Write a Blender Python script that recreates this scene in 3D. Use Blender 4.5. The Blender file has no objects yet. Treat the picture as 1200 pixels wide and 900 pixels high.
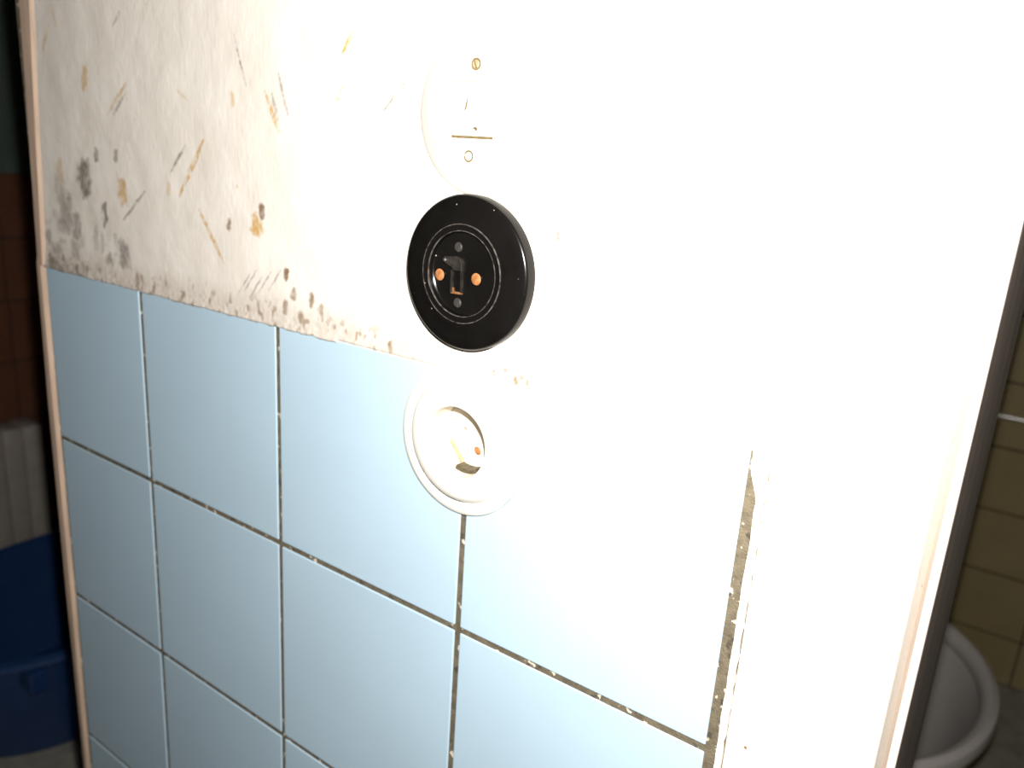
import bpy, bmesh, math, random
import numpy as np
from mathutils import Vector, Matrix

random.seed(7)
S = bpy.context.scene
COL = S.collection
FL = 1.05            # height of the top edge of the blue tiles above the floor (m)

# ------------------------------------------------------------------ camera
cam_d = bpy.data.cameras.new('camera')
cam = bpy.data.objects.new('camera', cam_d)
COL.objects.link(cam)
S.camera = cam
cam_d.sensor_width = 36.0
cam_d.lens = 28.007
cam_d.clip_start = 0.01
YAW, PITCH, ROLL = -0.6020, -0.2728, 0.0678
fw = Vector((math.sin(YAW) * math.cos(PITCH), math.cos(YAW) * math.cos(PITCH), math.sin(PITCH)))
rt = Vector((math.cos(YAW), -math.sin(YAW), 0))
up = rt.cross(fw)
rt2 = math.cos(ROLL) * rt + math.sin(ROLL) * up
up2 = -math.sin(ROLL) * rt + math.cos(ROLL) * up
CAM = Vector((0.7010, -0.3140, 0.1035 + FL))
M = Matrix((rt2, up2, -fw)).transposed().to_4x4()
M.translation = CAM
cam.matrix_world = M
cam_d.dof.use_dof = True
cam_d.dof.focus_distance = 0.37
cam_d.dof.aperture_fstop = 9.0

# ------------------------------------------------------------------ world, flash, exposure
w = bpy.data.worlds.new('world')
S.world = w
w.use_nodes = True
w.node_tree.nodes['Background'].inputs[0].default_value = (0.9, 0.95, 1.0, 1)
w.node_tree.nodes['Background'].inputs[1].default_value = 0.0
S.view_settings.view_transform = 'Standard'
S.view_settings.look = 'None'
S.view_settings.gamma = 1.0
S.view_settings.use_curve_mapping = False
S.view_settings.exposure = 0.0

fl_d = bpy.data.lights.new('camera_flash_offscreen', 'SPOT')      # the flash of the camera that took the picture
fl = bpy.data.objects.new('camera_flash_offscreen', fl_d)
COL.objects.link(fl)
fl.location = CAM + up2 * 0.052 + rt2 * 0.012
aim = fw
fl.rotation_euler = aim.to_track_quat('-Z', 'Y').to_euler()
fl_d.energy = 27.0
fl_d.spot_size = math.radians(154)
fl_d.spot_blend = 0.9
fl_d.shadow_soft_size = 0.006
fl_d.color = (1.0, 0.972, 0.935)

# ------------------------------------------------------------------ materials
def mat(name, col, rough=0.5, var=0.0, vscale=40.0, bump=0.0, bscale=200.0, col2=None, spec=0.5, metal=0.0, coat=0.0, stretch=None):
    m = bpy.data.materials.new(name)
    m.use_nodes = True
    nt = m.node_tree
    b = nt.nodes['Principled BSDF']
    b.inputs['Roughness'].default_value = rough
    b.inputs['Metallic'].default_value = metal
    b.inputs['Specular IOR Level'].default_value = spec
    b.inputs['Coat Weight'].default_value = coat
    tc = nt.nodes.new('ShaderNodeTexCoord')
    vec = tc.outputs['Object']
    if stretch:
        mp = nt.nodes.new('ShaderNodeMapping')
        mp.inputs['Scale'].default_value = stretch
        nt.links.new(vec, mp.inputs['Vector'])
        vec = mp.outputs['Vector']
    n = nt.nodes.new('ShaderNodeTexNoise')
    n.inputs['Scale'].default_value = vscale
    n.inputs['Detail'].default_value = 5
    nt.links.new(vec, n.inputs['Vector'])
    mx = nt.nodes.new('ShaderNodeMix')
    mx.data_type = 'RGBA'
    c2 = col2 or tuple(c * (1 - var) for c in col)
    mx.inputs['A'].default_value = (*col, 1)
    mx.inputs['B'].default_value = (*c2, 1)
    rp = nt.nodes.new('ShaderNodeMapRange')
    rp.inputs['From Min'].default_value = 0.35
    rp.inputs['From Max'].default_value = 0.68
    nt.links.new(n.outputs['Fac'], rp.inputs['Value'])
    nt.links.new(rp.outputs['Result'], mx.inputs['Factor'])
    nt.links.new(mx.outputs['Result'], b.inputs['Base Color'])
    if bump:
        n2 = nt.nodes.new('ShaderNodeTexNoise')
        n2.inputs['Scale'].default_value = bscale
        n2.inputs['Detail'].default_value = 4
        nt.links.new(vec, n2.inputs['Vector'])
        bp = nt.nodes.new('ShaderNodeBump')
        bp.inputs['Strength'].default_value = bump
        bp.inputs['Distance'].default_value = 0.001
        nt.links.new(n2.outputs['Fac'], bp.inputs['Height'])
        nt.links.new(bp.outputs['Normal'], b.inputs['Normal'])
    return m

def add_specks(m, col, scale, size, seed_off=0.0):
    """sparse small dots of dirt or paint mixed over a material"""
    nt = m.node_tree
    b = nt.nodes['Principled BSDF']
    src = b.inputs['Base Color'].links[0].from_socket
    tc = nt.nodes.new('ShaderNodeTexCoord')
    v = nt.nodes.new('ShaderNodeTexVoronoi')
    v.inputs['Scale'].default_value = scale
    mp = nt.nodes.new('ShaderNodeMapping')
    mp.inputs['Location'].default_value = (seed_off, seed_off * 1.7, seed_off * 0.6)
    nt.links.new(tc.outputs['Object'], mp.inputs['Vector'])
    nt.links.new(mp.outputs['Vector'], v.inputs['Vector'])
    lt = nt.nodes.new('ShaderNodeMath')
    lt.operation = 'LESS_THAN'
    lt.inputs[1].default_value = size
    nt.links.new(v.outputs['Distance'], lt.inputs[0])
    sp = nt.nodes.new('ShaderNodeSeparateColor')
    nt.links.new(v.outputs['Color'], sp.inputs['Color'])
    g = nt.nodes.new('ShaderNodeMath')
    g.operation = 'GREATER_THAN'
    g.inputs[1].default_value = 0.8
    nt.links.new(sp.outputs['Red'], g.inputs[0])
    mu = nt.nodes.new('ShaderNodeMath')
    mu.operation = 'MULTIPLY'
    nt.links.new(lt.outputs[0], mu.inputs[0])
    nt.links.new(g.outputs[0], mu.inputs[1])
    mx = nt.nodes.new('ShaderNodeMix')
    mx.data_type = 'RGBA'
    mx.inputs['B'].default_value = (*col, 1)
    nt.links.new(src, mx.inputs['A'])
    nt.links.new(mu.outputs[0], mx.inputs['Factor'])
    nt.links.new(mx.outputs['Result'], b.inputs['Base Color'])

def add_patches(m, col, scale, lo, hi):
    """irregular flakes mixed over a material"""
    nt = m.node_tree
    b = nt.nodes['Principled BSDF']
    src = b.inputs['Base Color'].links[0].from_socket
    tc = nt.nodes.new('ShaderNodeTexCoord')
    n = nt.nodes.new('ShaderNodeTexNoise')
    n.inputs['Scale'].default_value = scale
    n.inputs['Detail'].default_value = 3
    nt.links.new(tc.outputs['Object'], n.inputs['Vector'])
    r = nt.nodes.new('ShaderNodeMapRange')
    r.inputs['From Min'].default_value = lo
    r.inputs['From Max'].default_value = hi
    nt.links.new(n.outputs['Fac'], r.inputs['Value'])
    mx = nt.nodes.new('ShaderNodeMix')
    mx.data_type = 'RGBA'
    mx.inputs['B'].default_value = (*col, 1)
    nt.links.new(src, mx.inputs['A'])
    nt.links.new(r.outputs['Result'], mx.inputs['Factor'])
    nt.links.new(mx.outputs['Result'], b.inputs['Base Color'])

MT = {}
MT['blue_tile'] = mat('blue_glazed_tile', (0.42, 0.555, 0.652), 0.22, 0.05, 9)
add_specks(MT['blue_tile'], (0.16, 0.15, 0.13), 26, 0.016)
MT['grout'] = mat('dirty_grout', (0.135, 0.11, 0.07), 0.9, 0.4, 160, 0.6, 900)
add_patches(MT['grout'], (0.60, 0.53, 0.42), 190, 0.62, 0.68)
add_patches(MT['grout'], (0.05, 0.04, 0.025), 120, 0.60, 0.66)
MT['wood'] = mat('pinkish_wood', (0.60, 0.44, 0.33), 0.55, 0.22, 30, 0.15, 300, stretch=(6, 6, 0.6))
MT['cream'] = mat('cream_gloss_paint', (0.76, 0.66, 0.55), 0.35, 0.05, 14, 0.08, 120)
add_specks(MT['cream'], (0.22, 0.15, 0.09), 75, 0.06)
MT['crackfill'] = mat('flaking_filler', (0.80, 0.74, 0.66), 0.8, 0.12, 120, 0.3, 500)
MT['bead'] = mat('white_gloss_paint', (0.84, 0.79, 0.73), 0.35, 0.05, 30)
MT['dark_wood'] = mat('dark_stained_wood', (0.26, 0.205, 0.165), 0.6, 0.45, 18, 0.25, 160, stretch=(5, 5, 0.4))
add_specks(MT['dark_wood'], (0.6, 0.52, 0.42), 110, 0.11)
MT['paint'] = mat('off_white_wall_paint', (0.62, 0.58, 0.50), 0.8, 0.1, 8, 0.2, 90)
MT['green_paint'] = mat('dark_green_wall_paint', (0.105, 0.14, 0.125), 0.6, 0.2, 6, 0.1, 90)
MT['brown_tile'] = mat('brown_glazed_tile', (0.20, 0.085, 0.05), 0.3, 0.25, 7)
MT['brown_grout'] = mat('dark_brown_grout', (0.09, 0.045, 0.03), 0.9, 0.2, 80)
MT['olive_tile'] = mat('beige_olive_tile', (0.40, 0.32, 0.16), 0.3, 0.15, 7)
MT['olive_grout'] = mat('dark_joint', (0.07, 0.045, 0.025), 0.9, 0.2, 80)
MT['floor'] = mat('grey_floor', (0.42, 0.40, 0.34), 0.5, 0.25, 25, 0.1, 200)
MT['ceiling'] = mat('ceiling_paint', (0.68, 0.66, 0.62), 0.9, 0.05, 6)
MT['bakelite'] = mat('black_bakelite', (0.005, 0.0045, 0.004), 0.22, 0.3, 60, spec=0.28)
add_specks(MT['bakelite'], (0.32, 0.26, 0.2), 230, 0.075, 0.37)
MT['bakelite_dusty'] = mat('dusty_black_bakelite', (0.010, 0.009, 0.008), 0.32, col2=(0.028, 0.024, 0.02), vscale=260, spec=0.4)
MT['worn'] = mat('worn_bakelite_edge', (0.012, 0.010, 0.009), 0.35, col2=(0.10, 0.09, 0.08), vscale=330)
MT['tab'] = mat('dull_copper', (0.30, 0.14, 0.06), 0.5, 0.5, 500, metal=0.3)
MT['copper'] = mat('copper_contact', (0.50, 0.20, 0.07), 0.5, 0.4, 500, metal=0.3)
MT['steel'] = mat('dull_steel_screw', (0.085, 0.078, 0.07), 0.5, 0.4, 500, metal=0.6)
MT['ivory'] = mat('ivory_plastic', (0.80, 0.76, 0.68), 0.35, 0.04, 40)
MT['ivory_dirty'] = mat('grimy_ivory_plastic', (0.80, 0.75, 0.66), 0.5, col2=(0.68, 0.60, 0.47), vscale=180)
MT['grime_shade'] = mat('yellow_brown_grime_shade', (0.17, 0.12, 0.05), 0.8, 0.5, 260)  # colour for dirt, and for painted shade at the rocker's gap and slit
MT['brass'] = mat('tarnished_clip_metal', (0.12, 0.095, 0.055), 0.5, 0.6, 420, metal=0.3)
MT['screw_ivory'] = mat('yellowed_screw', (0.50, 0.38, 0.22), 0.5, 0.3, 400, metal=0.2)
MT['ceramic'] = mat('white_ceramic', (0.60, 0.56, 0.53), 0.25, 0.05, 10)
MT['radiator'] = mat('radiator_enamel', (0.50, 0.45, 0.41), 0.4, 0.12, 20)
MT['blue_plastic'] = mat('blue_plastic', (0.017, 0.054, 0.175), 0.33, 0.12, 20)
MT['chrome'] = mat('chrome_pipe', (0.75, 0.72, 0.66), 0.3, 0.1, 50, metal=0.6)

# ------------------------------------------------------------------ helpers
def obj(name, bm, m, parent=None, loc=(0, 0, 0), smooth=False):
    me = bpy.data.meshes.new(name)
    bm.normal_update()
    bm.to_mesh(me)
    bm.free()
    for mm in (m if isinstance(m, (list, tuple)) else [m]):
        me.materials.append(mm)
    if smooth:
        for p in me.polygons:
            p.use_smooth = True
        try:
            me.set_sharp_from_angle(angle=math.radians(40))
        except Exception:
            pass
    o = bpy.data.objects.new(name, me)
    COL.objects.link(o)
    o.location = loc
    if parent:
        o.parent = parent
    return o

def tag(o, label=None, cat=None, group=None, kind=None):
    if label: o['label'] = label
    if cat: o['category'] = cat
    if group: o['group'] = group
    if kind: o['kind'] = kind
    return o

def empty(name, loc):
    o = bpy.data.objects.new(name, None)
    COL.objects.link(o)
    o.location = loc
    o.empty_display_size = 0.02
    return o

def box(bm, x0, x1, y0, y1, z0, z1, bevel=0.0, seg=2):
    vs = [bm.verts.new((x, y, z)) for x in (x0, x1) for y in (y0, y1) for z in (z0, z1)]
    fs = [(0, 1, 3, 2), (4, 6, 7, 5), (0, 4, 5, 1), (2, 3, 7, 6), (0, 2, 6, 4), (1, 5, 7, 3)]
    nf = [bm.faces.new([vs[i] for i in f]) for f in fs]
    if bevel:
        es = list({e for f in nf for e in f.edges})
        bmesh.ops.bevel(bm, geom=es, offset=bevel, segments=seg, affect='EDGES', profile=0.5)
    return bm

def bbox(name, m, parent, x0, x1, y0, y1, z0, z1, bevel=0.0, seg=2, smooth=False):
    return obj(name, box(bmesh.new(), x0, x1, y0, y1, z0, z1, bevel, seg), m, parent, smooth=smooth)

def lathe(prof, n=72, mi=None):
    """turned about the Y axis; h runs out of the wall (towards -Y)"""
    bm = bmesh.new()
    rings = []
    for r, h in prof:
        if r < 1e-6:
            rings.append([bm.verts.new((0, -h, 0))])
        else:
            rings.append([bm.verts.new((r * math.cos(2 * math.pi * k / n), -h, r * math.sin(2 * math.pi * k / n))) for k in range(n)])
    for i in range(len(rings) - 1):
        a, b = rings[i], rings[i + 1]
        for k in range(n):
            k2 = (k + 1) % n
            if len(a) == 1 and len(b) == 1: continue
            if len(b) == 1: f = bm.faces.new((a[k], a[k2], b[0]))
            elif len(a) == 1: f = bm.faces.new((a[0], b[k2], b[k]))
            else: f = bm.faces.new((a[k], a[k2], b[k2], b[k]))
            if mi: f.material_index = mi(i)
    bmesh.ops.recalc_face_normals(bm, faces=bm.faces)
    return bm

def prism_y(pts, h0, h1, bevel=0.0):
    """polygon in (x, z) raised out of the wall from h0 to h1"""
    bm = bmesh.new()
    a = [bm.verts.new((x, -h0, z)) for x, z in pts]
    b = [bm.verts.new((x, -h1, z)) for x, z in pts]
    n = len(pts)
    bm.faces.new(a); top = bm.faces.new(b)
    for i in range(n):
        bm.faces.new((a[i], a[(i + 1) % n], b[(i + 1) % n], b[i]))
    bmesh.ops.recalc_face_normals(bm, faces=bm.faces)
    if bevel:
        bmesh.ops.bevel(bm, geom=list(top.edges), offset=bevel, segments=2, affect='EDGES', profile=0.5)
    return bm

def loft(rings, closed=False, cap0=True, cap1=True):
    bm = bmesh.new()
    R_ = [[bm.verts.new(p) for p in r] for r in rings]
    n = len(R_[0])
    for i in range(len(R_) - 1):
        for k in range(n):
            bm.faces.new((R_[i][k], R_[i][(k + 1) % n], R_[i + 1][(k + 1) % n], R_[i + 1][k]))
    if cap0: bm.faces.new(R_[0])
    if cap1: bm.faces.new(R_[-1])
    bmesh.ops.recalc_face_normals(bm, faces=bm.faces)
    return bm

def tube(pts, r, n=12):
    bm = bmesh.new()
    rings = []
    for i, p in enumerate(pts):
        p = Vector(p)
        d = (Vector(pts[min(i + 1, len(pts) - 1)]) - Vector(pts[max(i - 1, 0)])).normalized()
        a = d.orthogonal().normalized() if i == 0 else (rings[-1][1] - d * rings[-1][1].dot(d)).normalized()
        b = d.cross(a)
        rings.append(([bm.verts.new(p + r * (math.cos(2 * math.pi * k / n) * a + math.sin(2 * math.pi * k / n) * b)) for k in range(n)], a))
    for i in range(len(rings) - 1):
        for k in range(n):
            bm.faces.new((rings[i][0][k], rings[i][0][(k + 1) % n], rings[i + 1][0][(k + 1) % n], rings[i + 1][0][k]))
    bm.faces.new(rings[0][0]); bm.faces.new(rings[-1][0])
    bmesh.ops.recalc_face_normals(bm, faces=bm.faces)
    return bm

def arc_strip(a0, a1, r0, r1, h0, h1, n=14):
    bm = bmesh.new(); R_ = []
    for k in range(n + 1):
        a = math.radians(a0 + (a1 - a0) * k / n)
        c, s = math.cos(a), math.sin(a)
        R_.append([bm.verts.new((r * c, -h, r * s)) for r, h in ((r0, h0), (r1, h0), (r1, h1), (r0, h1))])
    for k in range(n):
        for j in range(4):
            bm.faces.new((R_[k][j], R_[k][(j + 1) % 4], R_[k + 1][(j + 1) % 4], R_[k + 1][j]))
    bm.faces.new(R_[0]); bm.faces.new(R_[-1])
    bmesh.ops.recalc_face_normals(bm, faces=bm.faces)
    return bm

# ------------------------------------------------------------------ room shell
XL, XR, YB, YF, ZC = -1.42, 1.60, 1.80, -1.60, 2.50
TH = 0.175                                                # thickness of the wall with the sockets
def struct(name, m, *b):
    return tag(bbox(name, m, None, *b), kind='structure')

tag(struct('floor', MT['floor'], XL, XR, YF, YB, -0.06, 0.0), 'grey floor running through both rooms', 'floor')
tag(struct('ceiling', MT['ceiling'], XL, XR, YF, YB, ZC, ZC + 0.05), 'plain pale ceiling above the rooms', 'ceiling')
wl = tag(struct('wall_left', [MT['brown_grout']], XL - 0.1, XL, YF, YB, 0, FL - 0.004), 'wall with brown tiles below dark green paint behind the radiator', 'wall')
bbox('upper_wall', MT['green_paint'], wl, XL - 0.1, XL + 0.001, YF, YB, FL - 0.004, ZC)
wb = tag(struct('wall_back', [MT['olive_grout']], 0.36, XR, YB, YB + 0.1, 0, ZC), 'wall of beige olive tiles with dark joints behind the toilet', 'wall')
tag(struct('wall_back_left', MT['paint'], XL, 0.28, YB, YB + 0.1, 0, ZC), 'plain back wall of the room with the tub', 'wall')
tag(struct('wall_right', MT['paint'], XR, XR + 0.1, YF, YB, 0, ZC), 'plain wall at the side of the toilet room', 'wall')
tag(struct('wall_front', MT['paint'], XL, XR, YF - 0.1, YF, 0, ZC), 'plain wall of the hall facing the sockets', 'wall')
tag(struct('wall_partition', MT['paint'], 0.28, 0.36, TH, YB + 0.1, 0, ZC), 'partition wall between the two rooms', 'wall')
tag(struct('wall_header', MT['paint'], XL, XR, 0.004, TH, 2.06, ZC), 'wall above the two openings', 'wall')

# glazed tiles of the two background walls: each tile an object sharing one mesh
def tile_mesh(name, wdt, hgt, dep, m, bevel):
    bm = box(bmesh.new(), 0, wdt, 0, dep, 0, hgt, bevel, 1)
    me = bpy.data.meshes.new(name)
    bm.to_mesh(me); bm.free()
    me.materials.append(m)
    return me
def place(me, parent, loc, rz=0.0):
    o = bpy.data.objects.new('tile', me)
    COL.objects.link(o)
    o.location = loc
    o.rotation_euler = (random.uniform(-1, 1) * 0.003, 0, rz + random.uniform(-1, 1) * 0.003)
    o.parent = parent
    return o
PT = 0.153
bt = tile_mesh('brown_tile', 0.149, 0.149, 0.008, MT['brown_tile'], 0.0015)
for r in range(7):
    z = FL - 0.004 - PT * (r + 1) + 0.002
    if z < 0: break
    for c in range(22):
        place(bt, wl, (XL + 0.004, YF + 0.02 + c * PT, z), math.pi / 2)
PO = 0.155
ot = tile_mesh('olive_tile', 0.150, 0.151, 0.008, MT['olive_tile'], 0.0015)
otc = tile_mesh('olive_cut_tile', 0.150, 0.116, 0.008, MT['olive_tile'], 0.0015)
for c in range(8):
    x = 0.78 + PT * (c - 2) + 0.002 - 0.0005
    if x + 0.15 > XR: break
    for r in range(-1, 9):
        if r < 0: place(otc, wb, (x, YB - 0.005, 0.002))
        else: place(ot, wb, (x, YB - 0.005, 0.122 + r * PO))

# ------------------------------------------------------------------ the wall with the sockets
core = box(bmesh.new(), 0.004, 0.6171, 0.0008, TH - 0.006, 0, 2.06)
core.normal_update()
for f in core.faces:
    f.material_index = 0 if f.normal.y < -0.5 else 1
wm = tag(obj('wall_middle', core, [MT['grout'], MT['paint']]), 'narrow wall with blue tiles below stained white plaster', 'wall', kind='structure')

# blue tiles, each one a part
bounds = [(0.0155, 0.1511), (0.1549, 0.3041), (0.3079, 0.4571), (0.4609, 0.6072)]
for r in range(7):
    ztop = FL - 0.004 if r == 0 else FL - PT * r - 0.0019
    zbot = FL - PT * (r + 1) + 0.0019
    if zbot < 0: zbot = 0.001
    for c, (x0, x1) in enumerate(bounds):
        bm = box(bmesh.new(), 0, x1 - x0, 0, 0.008, 0, ztop - zbot, 0.0007, 2)
        t = obj('tile', bm, MT['blue_tile'], wm, (x0, random.uniform(-0.00015, 0.00015), zbot))
        t.rotation_euler = (random.uniform(-1, 1) * 0.0015, 0, random.uniform(-1, 1) * 0.0015)

# plaster with stains, scratches and a ragged lower edge
def vnoise(x, z, s, seed):
    rg = np.random.RandomState(seed)
    T = rg.rand(256, 256)
    a, b = x * s + 50.3, z * s + 61.7
    i, j = np.floor(a).astype(int), np.floor(b).astype(int)
    fa, fb = a - i, b - j
    fa = fa * fa * (3 - 2 * fa); fb = fb * fb * (3 - 2 * fb)
    g = lambda p, q: T[p % 256, q % 256]
    return (g(i, j) * (1 - fa) + g(i + 1, j) * fa) * (1 - fb) + (g(i, j + 1) * (1 - fa) + g(i + 1, j + 1) * fa) * fb
def fbm(x, z, s, seed, o=3):
    t = 0; amp = 1; tot = 0
    for k in range(o):
        t = t + amp * vnoise(x, z, s * 2 ** k, seed + k); tot += amp; amp *= 0.55
    return t / tot

MARKS = [
    (0, 0.0882, 0.0744, 0.0869, 0.0656, 0.0111, 0.8), (0, 0.0835, 0.0753, 0.0829, 0.0716, 0.005, 0.6), (0, 0.1068, 0.0899, 0.1061, 0.0851, 0.0035, 0.7),
    (0, 0.1332, 0.0911, 0.1327, 0.0864, 0.0034, 0.6), (0, 0.0577, 0.0489, 0.0553, 0.0344, 0.0119, 0.55), (0, 0.0716, 0.0398, 0.0702, 0.0307, 0.0078, 0.55),
    (0, 0.0513, 0.0574, 0.0491, 0.0443, 0.008, 0.4), (0, 0.1121, 0.0485, 0.111, 0.041, 0.0048, 0.75), (0, 0.1351, 0.0206, 0.1346, 0.0169, 0.0104, 0.65),
    (0, 0.1149, 0.0167, 0.1143, 0.0122, 0.006, 0.55), (0, 0.0982, 0.0347, 0.0967, 0.0244, 0.0037, 0.35), (0, 0.1072, 0.03, 0.1056, 0.0184, 0.0024, 0.4),
    (0, 0.0657, 0.0184, 0.065, 0.0144, 0.0079, 0.4), (0, 0.0454, 0.0685, 0.0436, 0.0581, 0.004, 0.35), (1, 0.0527, 0.0804, 0.0503, 0.0663, 0.0053, 0.4),
    (0, 0.1249, 0.0313, 0.1245, 0.0275, 0.0035, 0.35), (1, 0.0535, 0.1774, 0.0414, 0.1608, 0.0022, 0.5), (1, 0.0989, 0.1444, 0.0977, 0.1364, 0.0059, 0.6),
    (1, 0.1512, 0.1365, 0.1283, 0.1179, 0.002, 0.6), (0, 0.1494, 0.1299, 0.1336, 0.1163, 0.0015, 0.6), (0, 0.2172, 0.0993, 0.1994, 0.0812, 0.0013, 0.75),
    (1, 0.2367, 0.1028, 0.208, 0.0669, 0.0022, 0.85), (1, 0.1967, 0.0722, 0.1963, 0.0677, 0.003, 0.4), (1, 0.1387, 0.0687, 0.1377, 0.0603, 0.0067, 0.7),
    (0, 0.1676, 0.0667, 0.1368, 0.044, 0.0013, 0.7), (1, 0.2297, 0.0594, 0.2538, 0.028, 0.0017, 0.8), (2, 0.2605, 0.0555, 0.2603, 0.0507, 0.0026, 0.8),
    (2, 0.2932, 0.0659, 0.2931, 0.0619, 0.0032, 0.85), (1, 0.2893, 0.0584, 0.2891, 0.0533, 0.0049, 0.9), (0, 0.2707, 0.1637, 0.2808, 0.1359, 0.0007, 0.8),
    (1, 0.2979, 0.1327, 0.311, 0.1095, 0.0018, 0.85), (0, 0.304, 0.1313, 0.3097, 0.1174, 0.0014, 0.7), (0, 0.3102, 0.1423, 0.3179, 0.1195, 0.0012, 0.7),
    (1, 0.3705, 0.1625, 0.3623, 0.1523, 0.0016, 1), (1, 0.3564, 0.1602, 0.3564, 0.1572, 0.002, 0.6), (1, 0.3631, 0.137, 0.3566, 0.1248, 0.001, 0.6),
    (0, 0.408, 0.1383, 0.3912, 0.1225, 0.0008, 0.9), (1, 0.2675, 0.1303, 0.2673, 0.1259, 0.0025, 0.5), (1, 0.2701, 0.0779, 0.2701, 0.0768, 0.0017, 0.6),
    (2, 0.3157, 0.0306, 0.3157, 0.0265, 0.0023, 0.9), (1, 0.0596, 0.1903, 0.0645, 0.1759, 0.002, 0.4), (0, 0.1493, 0.1813, 0.1399, 0.1733, 0.0015, 0.4),
    (1, 0.2096, 0.133, 0.2221, 0.1265, 0.0012, 0.4), (0, 0.2798, 0.0238, 0.2671, 0.0089, 0.0006, 0.7), (0, 0.2866, 0.0274, 0.2742, 0.0127, 0.0006, 0.7),
    (0, 0.2923, 0.0244, 0.2801, 0.0098, 0.0006, 0.7), (0, 0.3006, 0.0281, 0.2887, 0.0137, 0.0006, 0.7), (0, 0.3102, 0.031, 0.2987, 0.0168, 0.0006, 0.7),
    (0, 0.506, 0.0728, 0.5063, 0.0705, 0.0023, 0.8), (0, 0.5078, 0.0737, 0.5036, 0.0694, 0.0006, 0.9), (2, 0.6677, 0.057, 0.6679, 0.0558, 0.0005, 1),
    (2, 0.4743, 0.0021, 0.4745, -0.0005, 0.0016, 0.9), (2, 0.4805, 0.0047, 0.4807, 0.0021, 0.0016, 0.8), (2, 0.4876, 0.0004, 0.4879, -0.003, 0.002, 0.9),
    (2, 0.491, 0.0025, 0.4912, -0.0001, 0.0015, 0.8), (2, 0.4952, 0.0008, 0.4955, -0.0026, 0.002, 0.8), (2, 0.5256, 0.011, 0.5258, 0.0086, 0.0014, 0.6),
    (2, 0.4863, -0.0033, 0.4865, -0.0051, 0.001, 0.9), (2, 0.4025, 0.0025, 0.4027, -0.0014, 0.0026, 0.8), (2, 0.3785, 0.0055, 0.3786, 0.0025, 0.002, 0.8),
    (2, 0.3525, 0.007, 0.3525, 0.004, 0.0022, 0.7), (2, 0.3377, 0.0184, 0.3377, 0.0143, 0.003, 0.8), (2, 0.3459, 0.0131, 0.3459, 0.009, 0.0029, 0.6),
    (2, 0.3218, 0.0196, 0.3217, 0.0155, 0.0031, 0.7), (2, 0.3286, 0.0067, 0.3285, 0.0025, 0.0031, 0.7), (2, 0.3146, 0.0107, 0.3145, 0.0065, 0.0032, 0.7),
    (2, 0.3797, 0.0169, 0.3797, 0.015, 0.0013, 0.5), (2, 0.459, 0.1619, 0.4591, 0.1605, 0.001, 0.3),
]

STEP = 0.0008
us = np.arange(0.011, 0.6164, STEP)
zs = np.arange(-0.0054, 0.215, STEP)
NU, NZ = len(us), len(zs)
Ug, Zg = np.meshgrid(us, zs, indexing='ij')
wob_u = Ug + (fbm(Ug, Zg, 260, 3) - 0.5) * 0.0035
wob_z = Zg + (fbm(Ug, Zg, 260, 9) - 0.5) * 0.0035
far_u = wob_u + (fbm(Ug, Zg, 120, 103) - 0.5) * 0.012
far_z = wob_z + (fbm(Ug, Zg, 120, 109) - 0.5) * 0.012
mask = np.zeros((NU, NZ, 3))
gr = fbm(Ug, Zg, 420, 31)
for kind, x0, z0, x1, z1, wd, al in MARKS:
    dx, dz = x1 - x0, z1 - z0
    L2 = dx * dx + dz * dz + 1e-12
    fat = wd > 0.0022
    A, B = (far_u, far_z) if wd > 0.004 else (wob_u, wob_z) if fat else (Ug + (wob_u - Ug) * 0.3, Zg + (wob_z - Zg) * 0.3)
    t = np.clip(((A - x0) * dx + (B - z0) * dz) / L2, 0, 1)
    d = np.hypot(A - x0 - t * dx, B - z0 - t * dz)
    if fat:
        v = np.clip((wd * 1.0 - d) / (wd * 0.5), 0, 1) * min(1, al * 1.15) * np.clip(0.45 + gr * 0.9, 0, 1)
    else:
        taper = 0.35 + 0.65 * np.sin(np.pi * np.clip(t, 0.08, 0.92))
        v = np.clip((wd * taper - d) / (0.0007) + 0.5, 0, 1) * al * np.clip(gr * 2.2 - 0.35, 0.15, 1)
    mask[:, :, kind] = np.maximum(mask[:, :, kind], v)
# brown crumbly band along the tile edge, mouldy lower corner
edge = np.clip(1 - (Zg + 0.004) / (0.018 + 0.006 * vnoise(Ug, Zg, 25, 77)), 0, 1)
spots = np.clip((fbm(Ug * 1.2, Zg * 0.8, 230, 41, 2) - 0.60) * 7, 0, 1)
mask[:, :, 2] = np.maximum(mask[:, :, 2], 0.75 * spots * np.clip(edge * 1.6, 0, 1) * (Ug < 0.40))
mask[:, :, 2] = np.maximum(mask[:, :, 2], 0.28 * np.clip(edge * 1.5, 0, 1) * (0.5 + gr))
corner = np.clip(1 - (Ug - 0.03) / 0.13, 0, 1) * np.clip(1 - Zg / 0.085, 0, 1)
mask[:, :, 0] = np.maximum(mask[:, :, 0], np.clip((fbm(Ug, Zg, 110, 52) - 0.45) * 4, 0, 1) * corner * 0.7)
hgt = 0.0001 + (fbm(Ug, Zg, 60, 15) - 0.5) * 0.0006 - np.clip(edge, 0, 1) ** 2 * 0.0010 * (0.6 + 0.8 * gr)
zz = Zg.copy()
zz[:, 0] += (fbm(us, us * 0, 150, 66) - 0.5) * 0.0022 * (us < 0.36)
hgt[:, 0] = -0.0002
near = us > 0.36
hgt[near, :3] = 0.0003
co = np.stack([Ug, hgt, zz + FL], -1).reshape(-1, 3)
idx = np.arange(NU * NZ).reshape(NU, NZ)
quads = np.stack([idx[:-1, :-1], idx[1:, :-1], idx[1:, 1:], idx[:-1, 1:]], -1).reshape(-1, 4)
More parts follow.
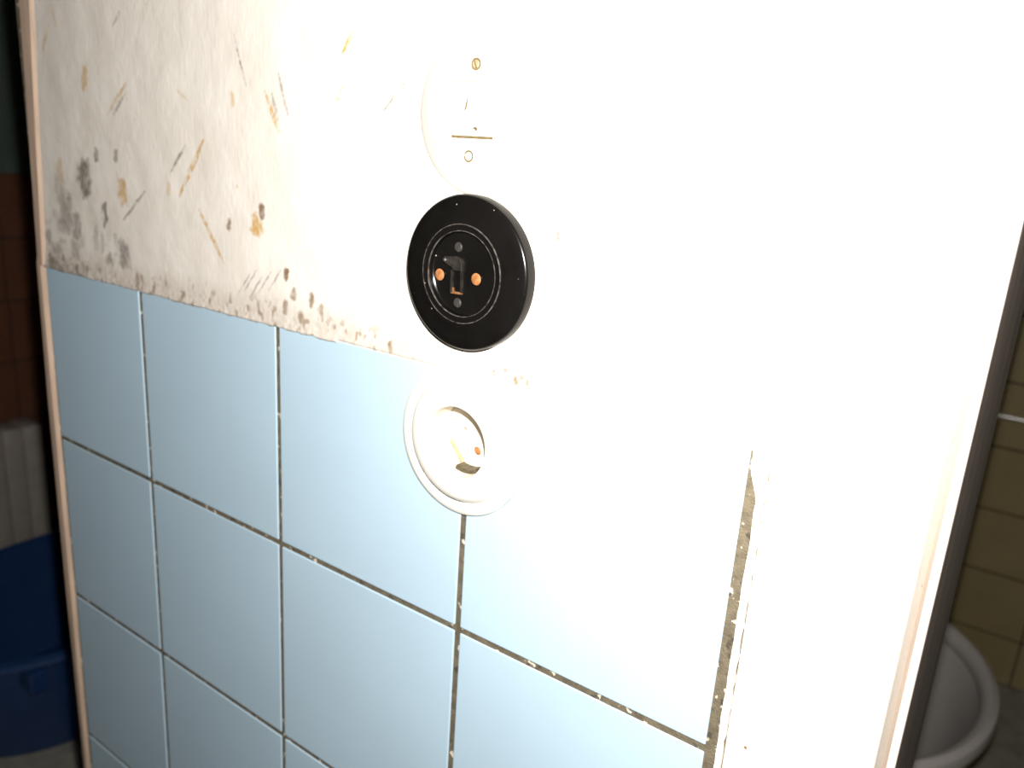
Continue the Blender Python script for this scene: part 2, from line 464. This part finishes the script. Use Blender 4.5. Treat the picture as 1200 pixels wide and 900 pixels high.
# rim of the sheet going back into the wall
def rim(line, y):
    global co
    n0 = len(co)
    ex = co[line].copy(); ex[:, 1] = y
    co = np.vstack([co, ex])
    a = np.arange(n0, n0 + len(line))
    return np.stack([line[:-1], a[:-1], a[1:], line[1:]], -1)
quads = np.vstack([quads, rim(idx[:, 0], 0.0006), rim(idx[:, -1][::-1], 0.004), rim(idx[0, :][::-1], 0.004), rim(idx[-1, :], 0.004)])
me = bpy.data.meshes.new('plaster')
me.vertices.add(len(co)); me.vertices.foreach_set('co', co.astype(np.float32).ravel())
me.loops.add(quads.size); me.loops.foreach_set('vertex_index', quads.astype(np.int32).ravel())
me.polygons.add(len(quads)); me.polygons.foreach_set('loop_start', np.arange(0, quads.size, 4, dtype=np.int32))
me.update(calc_edges=True); me.validate()
at = me.color_attributes.new('stain', 'FLOAT_COLOR', 'POINT')
cc = np.zeros((len(co), 4), np.float32); cc[:NU * NZ, :3] = mask.reshape(-1, 3); cc[:, 3] = 1
at.data.foreach_set('color', cc.ravel())
for p in me.polygons: p.use_smooth = True

def plaster_material():
    m = mat('stained_white_plaster', (0.74, 0.695, 0.63), 0.75, 0.0, 45, 0.25, 350, col2=(0.655, 0.60, 0.53), stretch=(1, 1, 0.4))
    nt = m.node_tree
    b = nt.nodes['Principled BSDF']
    src = b.inputs['Base Color'].links[0].from_socket
    a = nt.nodes.new('ShaderNodeAttribute'); a.attribute_name = 'stain'
    sp = nt.nodes.new('ShaderNodeSeparateColor')
    nt.links.new(a.outputs['Color'], sp.inputs['Color'])
    for ch, col in (('Blue', (0.20, 0.125, 0.065)), ('Green', (0.50, 0.30, 0.085)), ('Red', (0.15, 0.122, 0.098))):
        mx = nt.nodes.new('ShaderNodeMix'); mx.data_type = 'RGBA'
        mx.inputs['B'].default_value = (*col, 1)
        nt.links.new(src, mx.inputs['A'])
        nt.links.new(sp.outputs[ch], mx.inputs['Factor'])
        src = mx.outputs['Result']
    nt.links.new(src, b.inputs['Base Color'])
    return m
MT['plaster'] = plaster_material()
me.materials.append(MT['plaster'])
pl = bpy.data.objects.new('plaster', me)
COL.objects.link(pl)
pl.parent = wm
bbox('upper_plaster', MT['plaster'], wm, 0.011, 0.6164, 0.0001, 0.004, FL + zs[-1], 2.06)

# ------------------------------------------------------------------ wooden strip on the far corner of the wall
zl = [-1.05, -0.51, -0.32, -0.12, -0.0045, -0.0035, 0.004, 0.12, 0.196, 0.35, 1.01]
ou = [-0.004, -0.0045, -0.0072, -0.0066, -0.0036, -0.0036, -0.0033, 0.0023, 0.006, 0.012, 0.015]
inn = [0.0115, 0.0110, 0.0125, 0.0125, 0.0135, 0.0172, 0.0175, 0.0275, 0.0350, 0.040, 0.042]
rings = []
for z, o_, i_ in zip(zl, ou, inn):
    ch = 0.0075 if z < 0 else 0.0095
    rings.append([(o_, TH, z + FL), (o_, 0.006, z + FL), (o_ + ch, -0.0018, z + FL), (i_ - 0.003, -0.0022, z + FL), (i_, 0.0003, z + FL), (i_, 0.0014, z + FL), (0.0036, 0.0016, z + FL), (0.0036, TH, z + FL)])
tag(obj('trim_1', loft(rings), MT['wood']), 'pinkish wooden strip along the far corner of the blue tiled wall', 'trim', kind='structure')

# ------------------------------------------------------------------ painted door frame on the near side
t2 = tag(obj('trim_2', box(bmesh.new(), 0.6172, 0.6768, -0.0045, TH - 0.004, 0, 2.06, 0.0012, 2), MT['cream']), 'cream painted door frame with dark wooden inner edge beside the tiles', 'trim', kind='structure')
def strip(name, m, prof, z0=0.0, z1=2.06):
    return obj(name, loft([[(x, y, z) for x, y in prof] for z in (z0, z1)]), m, t2)
strip('cove_moulding', MT['cream'], [(0.6764, -0.0034), (0.6768, -0.0030), (0.6779, 0.0065), (0.6788, 0.0145), (0.6795, 0.0210), (0.6797, 0.0300), (0.6764, 0.0300)])
strip('bead', MT['bead'], [(0.6798, 0.0106), (0.6802, 0.0098), (0.6815, 0.0094), (0.6826, 0.0096), (0.6829, 0.0101), (0.6829, 0.0108), (0.6798, 0.0108)])
jm = strip('jamb', MT['dark_wood'], [(0.6770, 0.0109), (0.6829, 0.0109), (0.6831, 0.0111), (0.6831, TH - 0.001), (0.6825, TH), (0.6770, TH)])
jm['label'] = 'dark stained side of the door frame'
# flaking filler between the last tiles and the frame
n = 260
zf = np.linspace(0.0, FL - 0.003, n)
rr = fbm(zf, zf * 0, 180, 91); r2 = fbm(zf, zf * 0, 260, 95)
rings = []
for k in range(n):
    xl = 0.6122 + (rr[k] - 0.5) * 0.0012
    xr = 0.6160 + (r2[k] - 0.5) * 0.0022
    if zf[k] > FL - 0.05:
        xl -= 0.0042 * np.clip((zf[k] - (FL - 0.026)) / 0.012, 0, 1)
    rings.append([(xl, 0.0016, zf[k]), (xl + 0.0003, 0.0002, zf[k]), (xr - 0.0004, -0.0002 + (rr[k] - 0.5) * 0.0006, zf[k]), (xr, 0.0016, zf[k])])
obj('filler', loft(rings), MT['crackfill'], t2, smooth=True)

# ------------------------------------------------------------------ round white light switch
sw = tag(empty('light_switch', (0.4585, 0.0003, FL + 0.1245)), 'round white light switch with rectangular rocker above the black socket', 'switch')
obj('plate', lathe([(0.0388, 0), (0.0392, 0.0006), (0.0388, 0.0012), (0.0370, 0.0030), (0.033, 0.0052), (0.029, 0.0072), (0.0275, 0.0082), (0, 0.0082)]), MT['ivory'], sw, smooth=True)
obj('surround', prism_y([(-0.0122, -0.0124), (0.0122, -0.0124), (0.0122, 0.0131), (-0.0122, 0.0131)], 0.006, 0.0084), MT['grime_shade'], sw)  # line round the rocker: dirt, with the shade of the gap in its colour
rk = obj('rocker', loft([[(s * 0.0123, -0.0070, z) for s in (-1, 1)] + [(s * 0.0123, -hh, z) for s in (1, -1)]
                         for z, hh in ((-0.0112, 0.0088), (-0.0105, 0.0096), (-0.002, 0.0112), (0.006, 0.0106), (0.0124, 0.0090), (0.0128, 0.0084))]), MT['ivory'], sw)
obj('slit_shadow', prism_y([(-0.0030, -0.0002), (-0.0022, 0.0022), (-0.0016, 0.0056), (-0.0014, 0.0028), (-0.0020, 0.0003)], 0.008, 0.01135), MT['grime_shade'], rk)  # dark sliver painted in for the shadow of the rocker's slit
obj('grime_chip', prism_y([(0.0020, -0.0078), (0.0036, -0.0070), (0.0046, -0.0078), (0.0040, -0.0088), (0.0032, -0.0080)], 0.008, 0.0108), MT['grime_shade'], rk)
def screw(parent, x, z, r, h, m, slot, ang, rimm=None):
    s = obj('screw', lathe([(r, h - 0.002), (r, h), (r * 0.8, h + r * 0.25), (0, h + r * 0.3)], 24), m, parent, (x, 0, z), smooth=True)
    sl = obj('slot', box(bmesh.new(), -r * 0.92, r * 0.92, -(h + r * 0.36), -(h - 0.0005), -r * 0.16, r * 0.16), slot, s)
    sl.rotation_euler = (0, ang, 0)
    if rimm:
        obj('screw_hole', lathe([(r * 1.35, h - 0.002), (r * 1.35, h + 0.00015), (r * 0.9, h + 0.00015)], 24), rimm, s)
    return s
screw(sw, 0.0004, 0.0203, 0.0021, 0.0082, MT['screw_ivory'], MT['grime_shade'], 1.2, MT['grime_shade'])
screw(sw, -0.0014, -0.0204, 0.0021, 0.0082, MT['ivory_dirty'], MT['ivory'], 0.3, MT['grime_shade'])

# ------------------------------------------------------------------ round black socket
bs = tag(empty('black_power_socket', (0.4565, 0.0003, FL + 0.0483)), 'round black bakelite power socket with two copper contacts between two white fittings', 'socket')
obj('cover', lathe([(0.0372, 0), (0.0384, 0.0008), (0.0384, 0.0058), (0.0378, 0.0070), (0.0368, 0.0076), (0.032, 0.0082), (0.0268, 0.0086), (0.0256, 0.0090), (0.0212, 0.0084), (0.0212, 0.0045)], 96), MT['bakelite'], bs, smooth=True)
rg = obj('ring', lathe([(0.0246, 0.0078), (0.0245, 0.0090), (0.0240, 0.0096), (0.0234, 0.0095), (0.0220, 0.0092), (0.0214, 0.0094), (0.0209, 0.0090), (0.0206, 0.0055)], 96), MT['bakelite'], bs, smooth=True)
for r_, h_ in ((0.0242, 0.0094), (0.0210, 0.0091)):
    obj('worn_edge', lathe([(r_ + 0.00028, h_ - 0.0002), (r_ + 0.0002, h_ + 0.0003), (r_ - 0.0002, h_ + 0.0003), (r_ - 0.00028, h_ - 0.0002)], 96), MT['worn'], rg, smooth=True)
obj('face', lathe([(0.0211, 0.004), (0.0211, 0.0062), (0.0203, 0.0068), (0.0197, 0.0062), (0, 0.0060)], 96), MT['bakelite'], bs, smooth=True)
for x, z in ((-0.0159, -0.0024), (0.0074, -0.0016)):
    hl = obj('contact_hole', lathe([(0.0036, 0.0050), (0.0036, 0.00635), (0.0030, 0.00635), (0.0029, 0.0061)], 28), MT['bakelite'], bs, (x, 0, z), smooth=True)
    obj('contact', lathe([(0.00305, 0.0052), (0.0030, 0.0062), (0.0022, 0.0066), (0, 0.0067)], 24), MT['copper'], hl, smooth=True)
screw(bs, -0.0046, 0.0126, 0.0025, 0.0061, MT['steel'], MT['steel'], 1.35)
screw(bs, -0.0036, -0.0150, 0.0025, 0.0061, MT['steel'], MT['steel'], 1.2)
arm = obj('raised_arm', prism_y([(-0.0136, 0.0046), (-0.0128, 0.0074), (-0.0060, 0.0082), (-0.0026, 0.0074), (-0.0012, 0.0050), (-0.0012, 0.0010), (-0.0064, 0.0010), (-0.0078, 0.0022)], 0.0055, 0.0082, 0.0005), MT['bakelite_dusty'], bs)
arm.location.x = 0.0009
obj('knob', lathe([(0.0011, 0.008), (0.0011, 0.0092), (0.0006, 0.0097), (0, 0.0098)], 16), MT['steel'], arm, (-0.0116, 0, 0.0058), smooth=True)
obj('slot_wall', prism_y([(-0.0078, 0.0012), (-0.0068, 0.0012), (-0.0066, -0.0100), (-0.0076, -0.0100)], 0.0055, 0.0075), MT['bakelite_dusty'], bs)
obj('slot_wall', prism_y([(-0.0018, 0.0012), (-0.0009, 0.0012), (-0.0003, -0.0094), (-0.0011, -0.0094)], 0.0055, 0.0075), MT['bakelite_dusty'], bs)
obj('slot_floor', prism_y([(-0.0066, 0.0012), (-0.0017, 0.0012), (-0.0011, -0.0094), (-0.0066, -0.0094)], 0.0058, 0.00615), MT['bakelite'], bs)
obj('copper_tab', prism_y([(-0.0076, -0.0072), (-0.0062, -0.0076), (-0.0060, -0.0094), (-0.0006, -0.0094), (-0.0006, -0.0104), (-0.0076, -0.0106)], 0.0058, 0.0070), MT['tab'], bs)

# ------------------------------------------------------------------ round white socket below
ws = tag(empty('white_power_socket', (0.4558, 0.0003, FL - 0.0408)), 'round white power socket with a grimy recess set over the tile edge', 'socket')
obj('frame', lathe([(0.0400, -0.0012), (0.0408, 0.0004), (0.0406, 0.0022), (0.0390, 0.0036), (0.0360, 0.0042), (0.0352, 0.0041), (0.0342, 0.0035), (0.0290, 0.0034)], 96), MT['ivory'], ws, smooth=True)
ins = obj('insert', lathe([(0.0347, 0.0030), (0.0343, 0.0039), (0.0328, 0.0064), (0.0300, 0.0088), (0.0250, 0.0097), (0.0202, 0.0097), (0.0194, 0.0092), (0.0192, 0.0060), (0.0190, -0.0064), (0.0188, -0.0066)], 96,
          lambda i: 1 if 6 <= i else 0), [MT['ivory'], MT['ivory_dirty']], ws, (0.0024, 0, 0.0018), smooth=True)
obj('earth_clip', arc_strip(-108, -62, 0.0168, 0.0191, -0.006, 0.0008), MT['brass'], ins)
HOLES = ((-0.0065, 0.0012, 0.0022), (0.0028, -0.0080, 0.0025))
fb_ = bmesh.new()
for cx_, cz_, r_, n_ in [(0, 0, 0.0190, 64)] + [(x, z, r, 24) for x, z, r in HOLES]:
    vs = [fb_.verts.new((cx_ + r_ * math.cos(2 * math.pi * k / n_), 0.0065, cz_ + r_ * math.sin(2 * math.pi * k / n_))) for k in range(n_)]
    for k in range(n_): fb_.edges.new((vs[k], vs[(k + 1) % n_]))
bmesh.ops.triangle_fill(fb_, use_beauty=True, use_dissolve=False, edges=fb_.edges[:], normal=(0, -1, 0))
obj('floor_plate', fb_, MT['ivory_dirty'], ins)
for x, z, r in HOLES:
    obj('contact_hole', lathe([(r, -0.0065), (r, -0.0150), (0, -0.0150)], 24), MT['ivory_dirty'], ins, (x, 0, z), smooth=True)
obj('contact', lathe([(0.0023, -0.0145), (0.0023, -0.0070), (0.0012, -0.0063), (0, -0.0062)], 20), MT['copper'], ins, (HOLES[1][0], 0, HOLES[1][1]), smooth=True)
obj('guide_rib', prism_y([(-0.0148, -0.0056), (-0.0143, -0.0051), (-0.0052, -0.0155), (-0.0063, -0.0160)], -0.0066, -0.0040), MT['screw_ivory'], ins)
obj('guide_rib', prism_y([(-0.0165, 0.0062), (-0.0160, 0.0074), (-0.0100, 0.0092), (-0.0098, 0.0080)], -0.0066, -0.0040), MT['ivory_dirty'], ins)

# the box of this socket is let into the wall: drill it through the tiles and the wall core
cut = bpy.data.objects.new('drill', bpy.data.meshes.new('drill'))
COL.objects.link(cut)
cb = lathe([(0, 0.02), (0.0225, 0.02), (0.0225, -0.03), (0, -0.03)], 48)
cb.to_mesh(cut.data); cb.free()
cut.location = (0.4582, 0, FL - 0.0390)
bpy.context.view_layer.update()
for o in [wm] + [t for t in wm.children if t.name.startswith('tile') and t.location.z > FL - 0.16 and 0.3 < t.location.x < 0.5]:
    md = o.modifiers.new('drill', 'BOOLEAN')
    md.object = cut
    md.operation = 'DIFFERENCE'
    md.solver = 'EXACT'
    dg = bpy.context.evaluated_depsgraph_get()
    nm = bpy.data.meshes.new_from_object(o.evaluated_get(dg))
    o.modifiers.clear()
    o.data = nm
    for pg in nm.polygons: pg.use_smooth = False
bpy.data.objects.remove(cut)

# ------------------------------------------------------------------ toilet bowl in the near room
def oval(a, b, z, cy=0.0, n=64, e=2.0, cx=0.0):
    out = []
    for k in range(n):
        t = 2 * math.pi * k / n
        c, s = math.cos(t), math.sin(t)
        out.append((cx + a * math.copysign(abs(c) ** (2 / e), c), cy + b * math.copysign(abs(s) ** (2 / e), s), z))
    return out
tb = tag(empty('toilet_bowl', (0.568, 0.985, 0)), 'white ceramic toilet bowl with thick rounded rim on the floor', 'toilet')
obj('bowl', loft([oval(0.105, 0.17, 0, 0.02), oval(0.105, 0.17, 0.02, 0.02), oval(0.092, 0.15, 0.06, 0.03), oval(0.095, 0.155, 0.15, 0.03), oval(0.125, 0.20, 0.25, 0.015), oval(0.160, 0.243, 0.33), oval(0.166, 0.250, 0.372),
                  oval(0.158, 0.238, 0.372), oval(0.150, 0.228, 0.345), oval(0.138, 0.212, 0.30), oval(0.112, 0.175, 0.235, 0.01), oval(0.07, 0.11, 0.19, 0.02), oval(0.02, 0.03, 0.178, 0.03)]), MT['ceramic'], tb, smooth=True)
obj('rim', loft([oval(0.166, 0.250, 0.366), oval(0.176, 0.261, 0.372), oval(0.180, 0.265, 0.384), oval(0.177, 0.262, 0.396), oval(0.168, 0.252, 0.401), oval(0.160, 0.242, 0.399), oval(0.154, 0.234, 0.392), oval(0.152, 0.232, 0.378), oval(0.158, 0.240, 0.366), oval(0.166, 0.250, 0.366)], cap0=False, cap1=False), MT['ceramic'], tb, smooth=True)
obj('outlet_pipe', tube([(0, 0.16, 0.12), (0, 0.24, 0.13), (0, 0.32, 0.11), (0, 0.36, 0.03), (0, 0.36, 0.002)], 0.05, 20), MT['ceramic'], tb, smooth=True)

# pipe along the olive tiles
pp = tag(empty('wall_pipe', (0.40, YB - 0.03, 0.665)), 'thin pale pipe running along the beige olive tiles', 'pipe')
obj('tube', tube([(0, 0, 0), (0.6, 0, 0), (1.18, 0, 0)], 0.006), MT['chrome'], pp, smooth=True)
for x in (0.08, 0.62, 1.1):
    obj('clip', box(bmesh.new(), x - 0.006, x + 0.006, -0.008, 0.025, -0.008, 0.008, 0.001, 1), MT['chrome'], pp)

# ------------------------------------------------------------------ radiator and tub in the far room
RX0, RX1, RY1 = XL + 0.035, XL + 0.115, 0.56
rd = tag(empty('radiator', (XL + 0.075, 0.24, 0.0)), 'low white ribbed radiator under the brown tiles behind the blue tub', 'radiator')
def rbox(name, x0, x1, y0, y1, z0, z1, bv, parent=None):
    bx = rd.location
    return obj(name, box(bmesh.new(), x0 - bx.x, x1 - bx.x, y0 - bx.y, y1 - bx.y, z0, z1, bv, 2), MT['radiator'], parent or rd, smooth=True)
k = 0
y = RY1
while y > -0.08:
    rbox('column', RX0, RX1, y - 0.0445, y, 0.09, 0.45, 0.006)
    y -= 0.045
for z in (0.12, 0.41):
    rbox('header_tube', RX0 + 0.02, RX1 - 0.02, -0.1, RY1 - 0.004, z - 0.016, z + 0.016, 0.008)
for yy in (0.0, 0.48):
    rbox('foot', RX0 + 0.02, RX1 - 0.02, yy - 0.012, yy + 0.012, 0.0, 0.10, 0.002)

tu = tag(empty('laundry_tub', (-0.862, 0.45, 0)), 'oval dark blue plastic tub standing open in front of the radiator', 'tub')
E_ = 2.4
obj('body', loft([oval(0.160, 0.285, 0.0, e=E_), oval(0.172, 0.297, 0.004, e=E_), oval(0.180, 0.305, 0.02, e=E_), oval(0.240, 0.365, 0.235, e=E_), oval(0.243, 0.368, 0.246, e=E_),
                  oval(0.238, 0.363, 0.246, e=E_), oval(0.234, 0.359, 0.235, e=E_), oval(0.175, 0.300, 0.025, e=E_), oval(0.165, 0.290, 0.012, e=E_), oval(0.02, 0.03, 0.010, e=E_)]), MT['blue_plastic'], tu, smooth=True)
obj('rim', loft([oval(0.241, 0.366, 0.236, e=E_), oval(0.252, 0.377, 0.234, e=E_), oval(0.257, 0.382, 0.241, e=E_), oval(0.254, 0.379, 0.250, e=E_), oval(0.244, 0.369, 0.254, e=E_), oval(0.237, 0.362, 0.250, e=E_), oval(0.236, 0.361, 0.243, e=E_), oval(0.241, 0.366, 0.236, e=E_)], cap0=False, cap1=False), MT['blue_plastic'], tu, smooth=True)
obj('grip_lug', box(bmesh.new(), 0.185, 0.232, -0.245, -0.215, 0.195, 0.236, 0.004, 2), MT['blue_plastic'], tu)
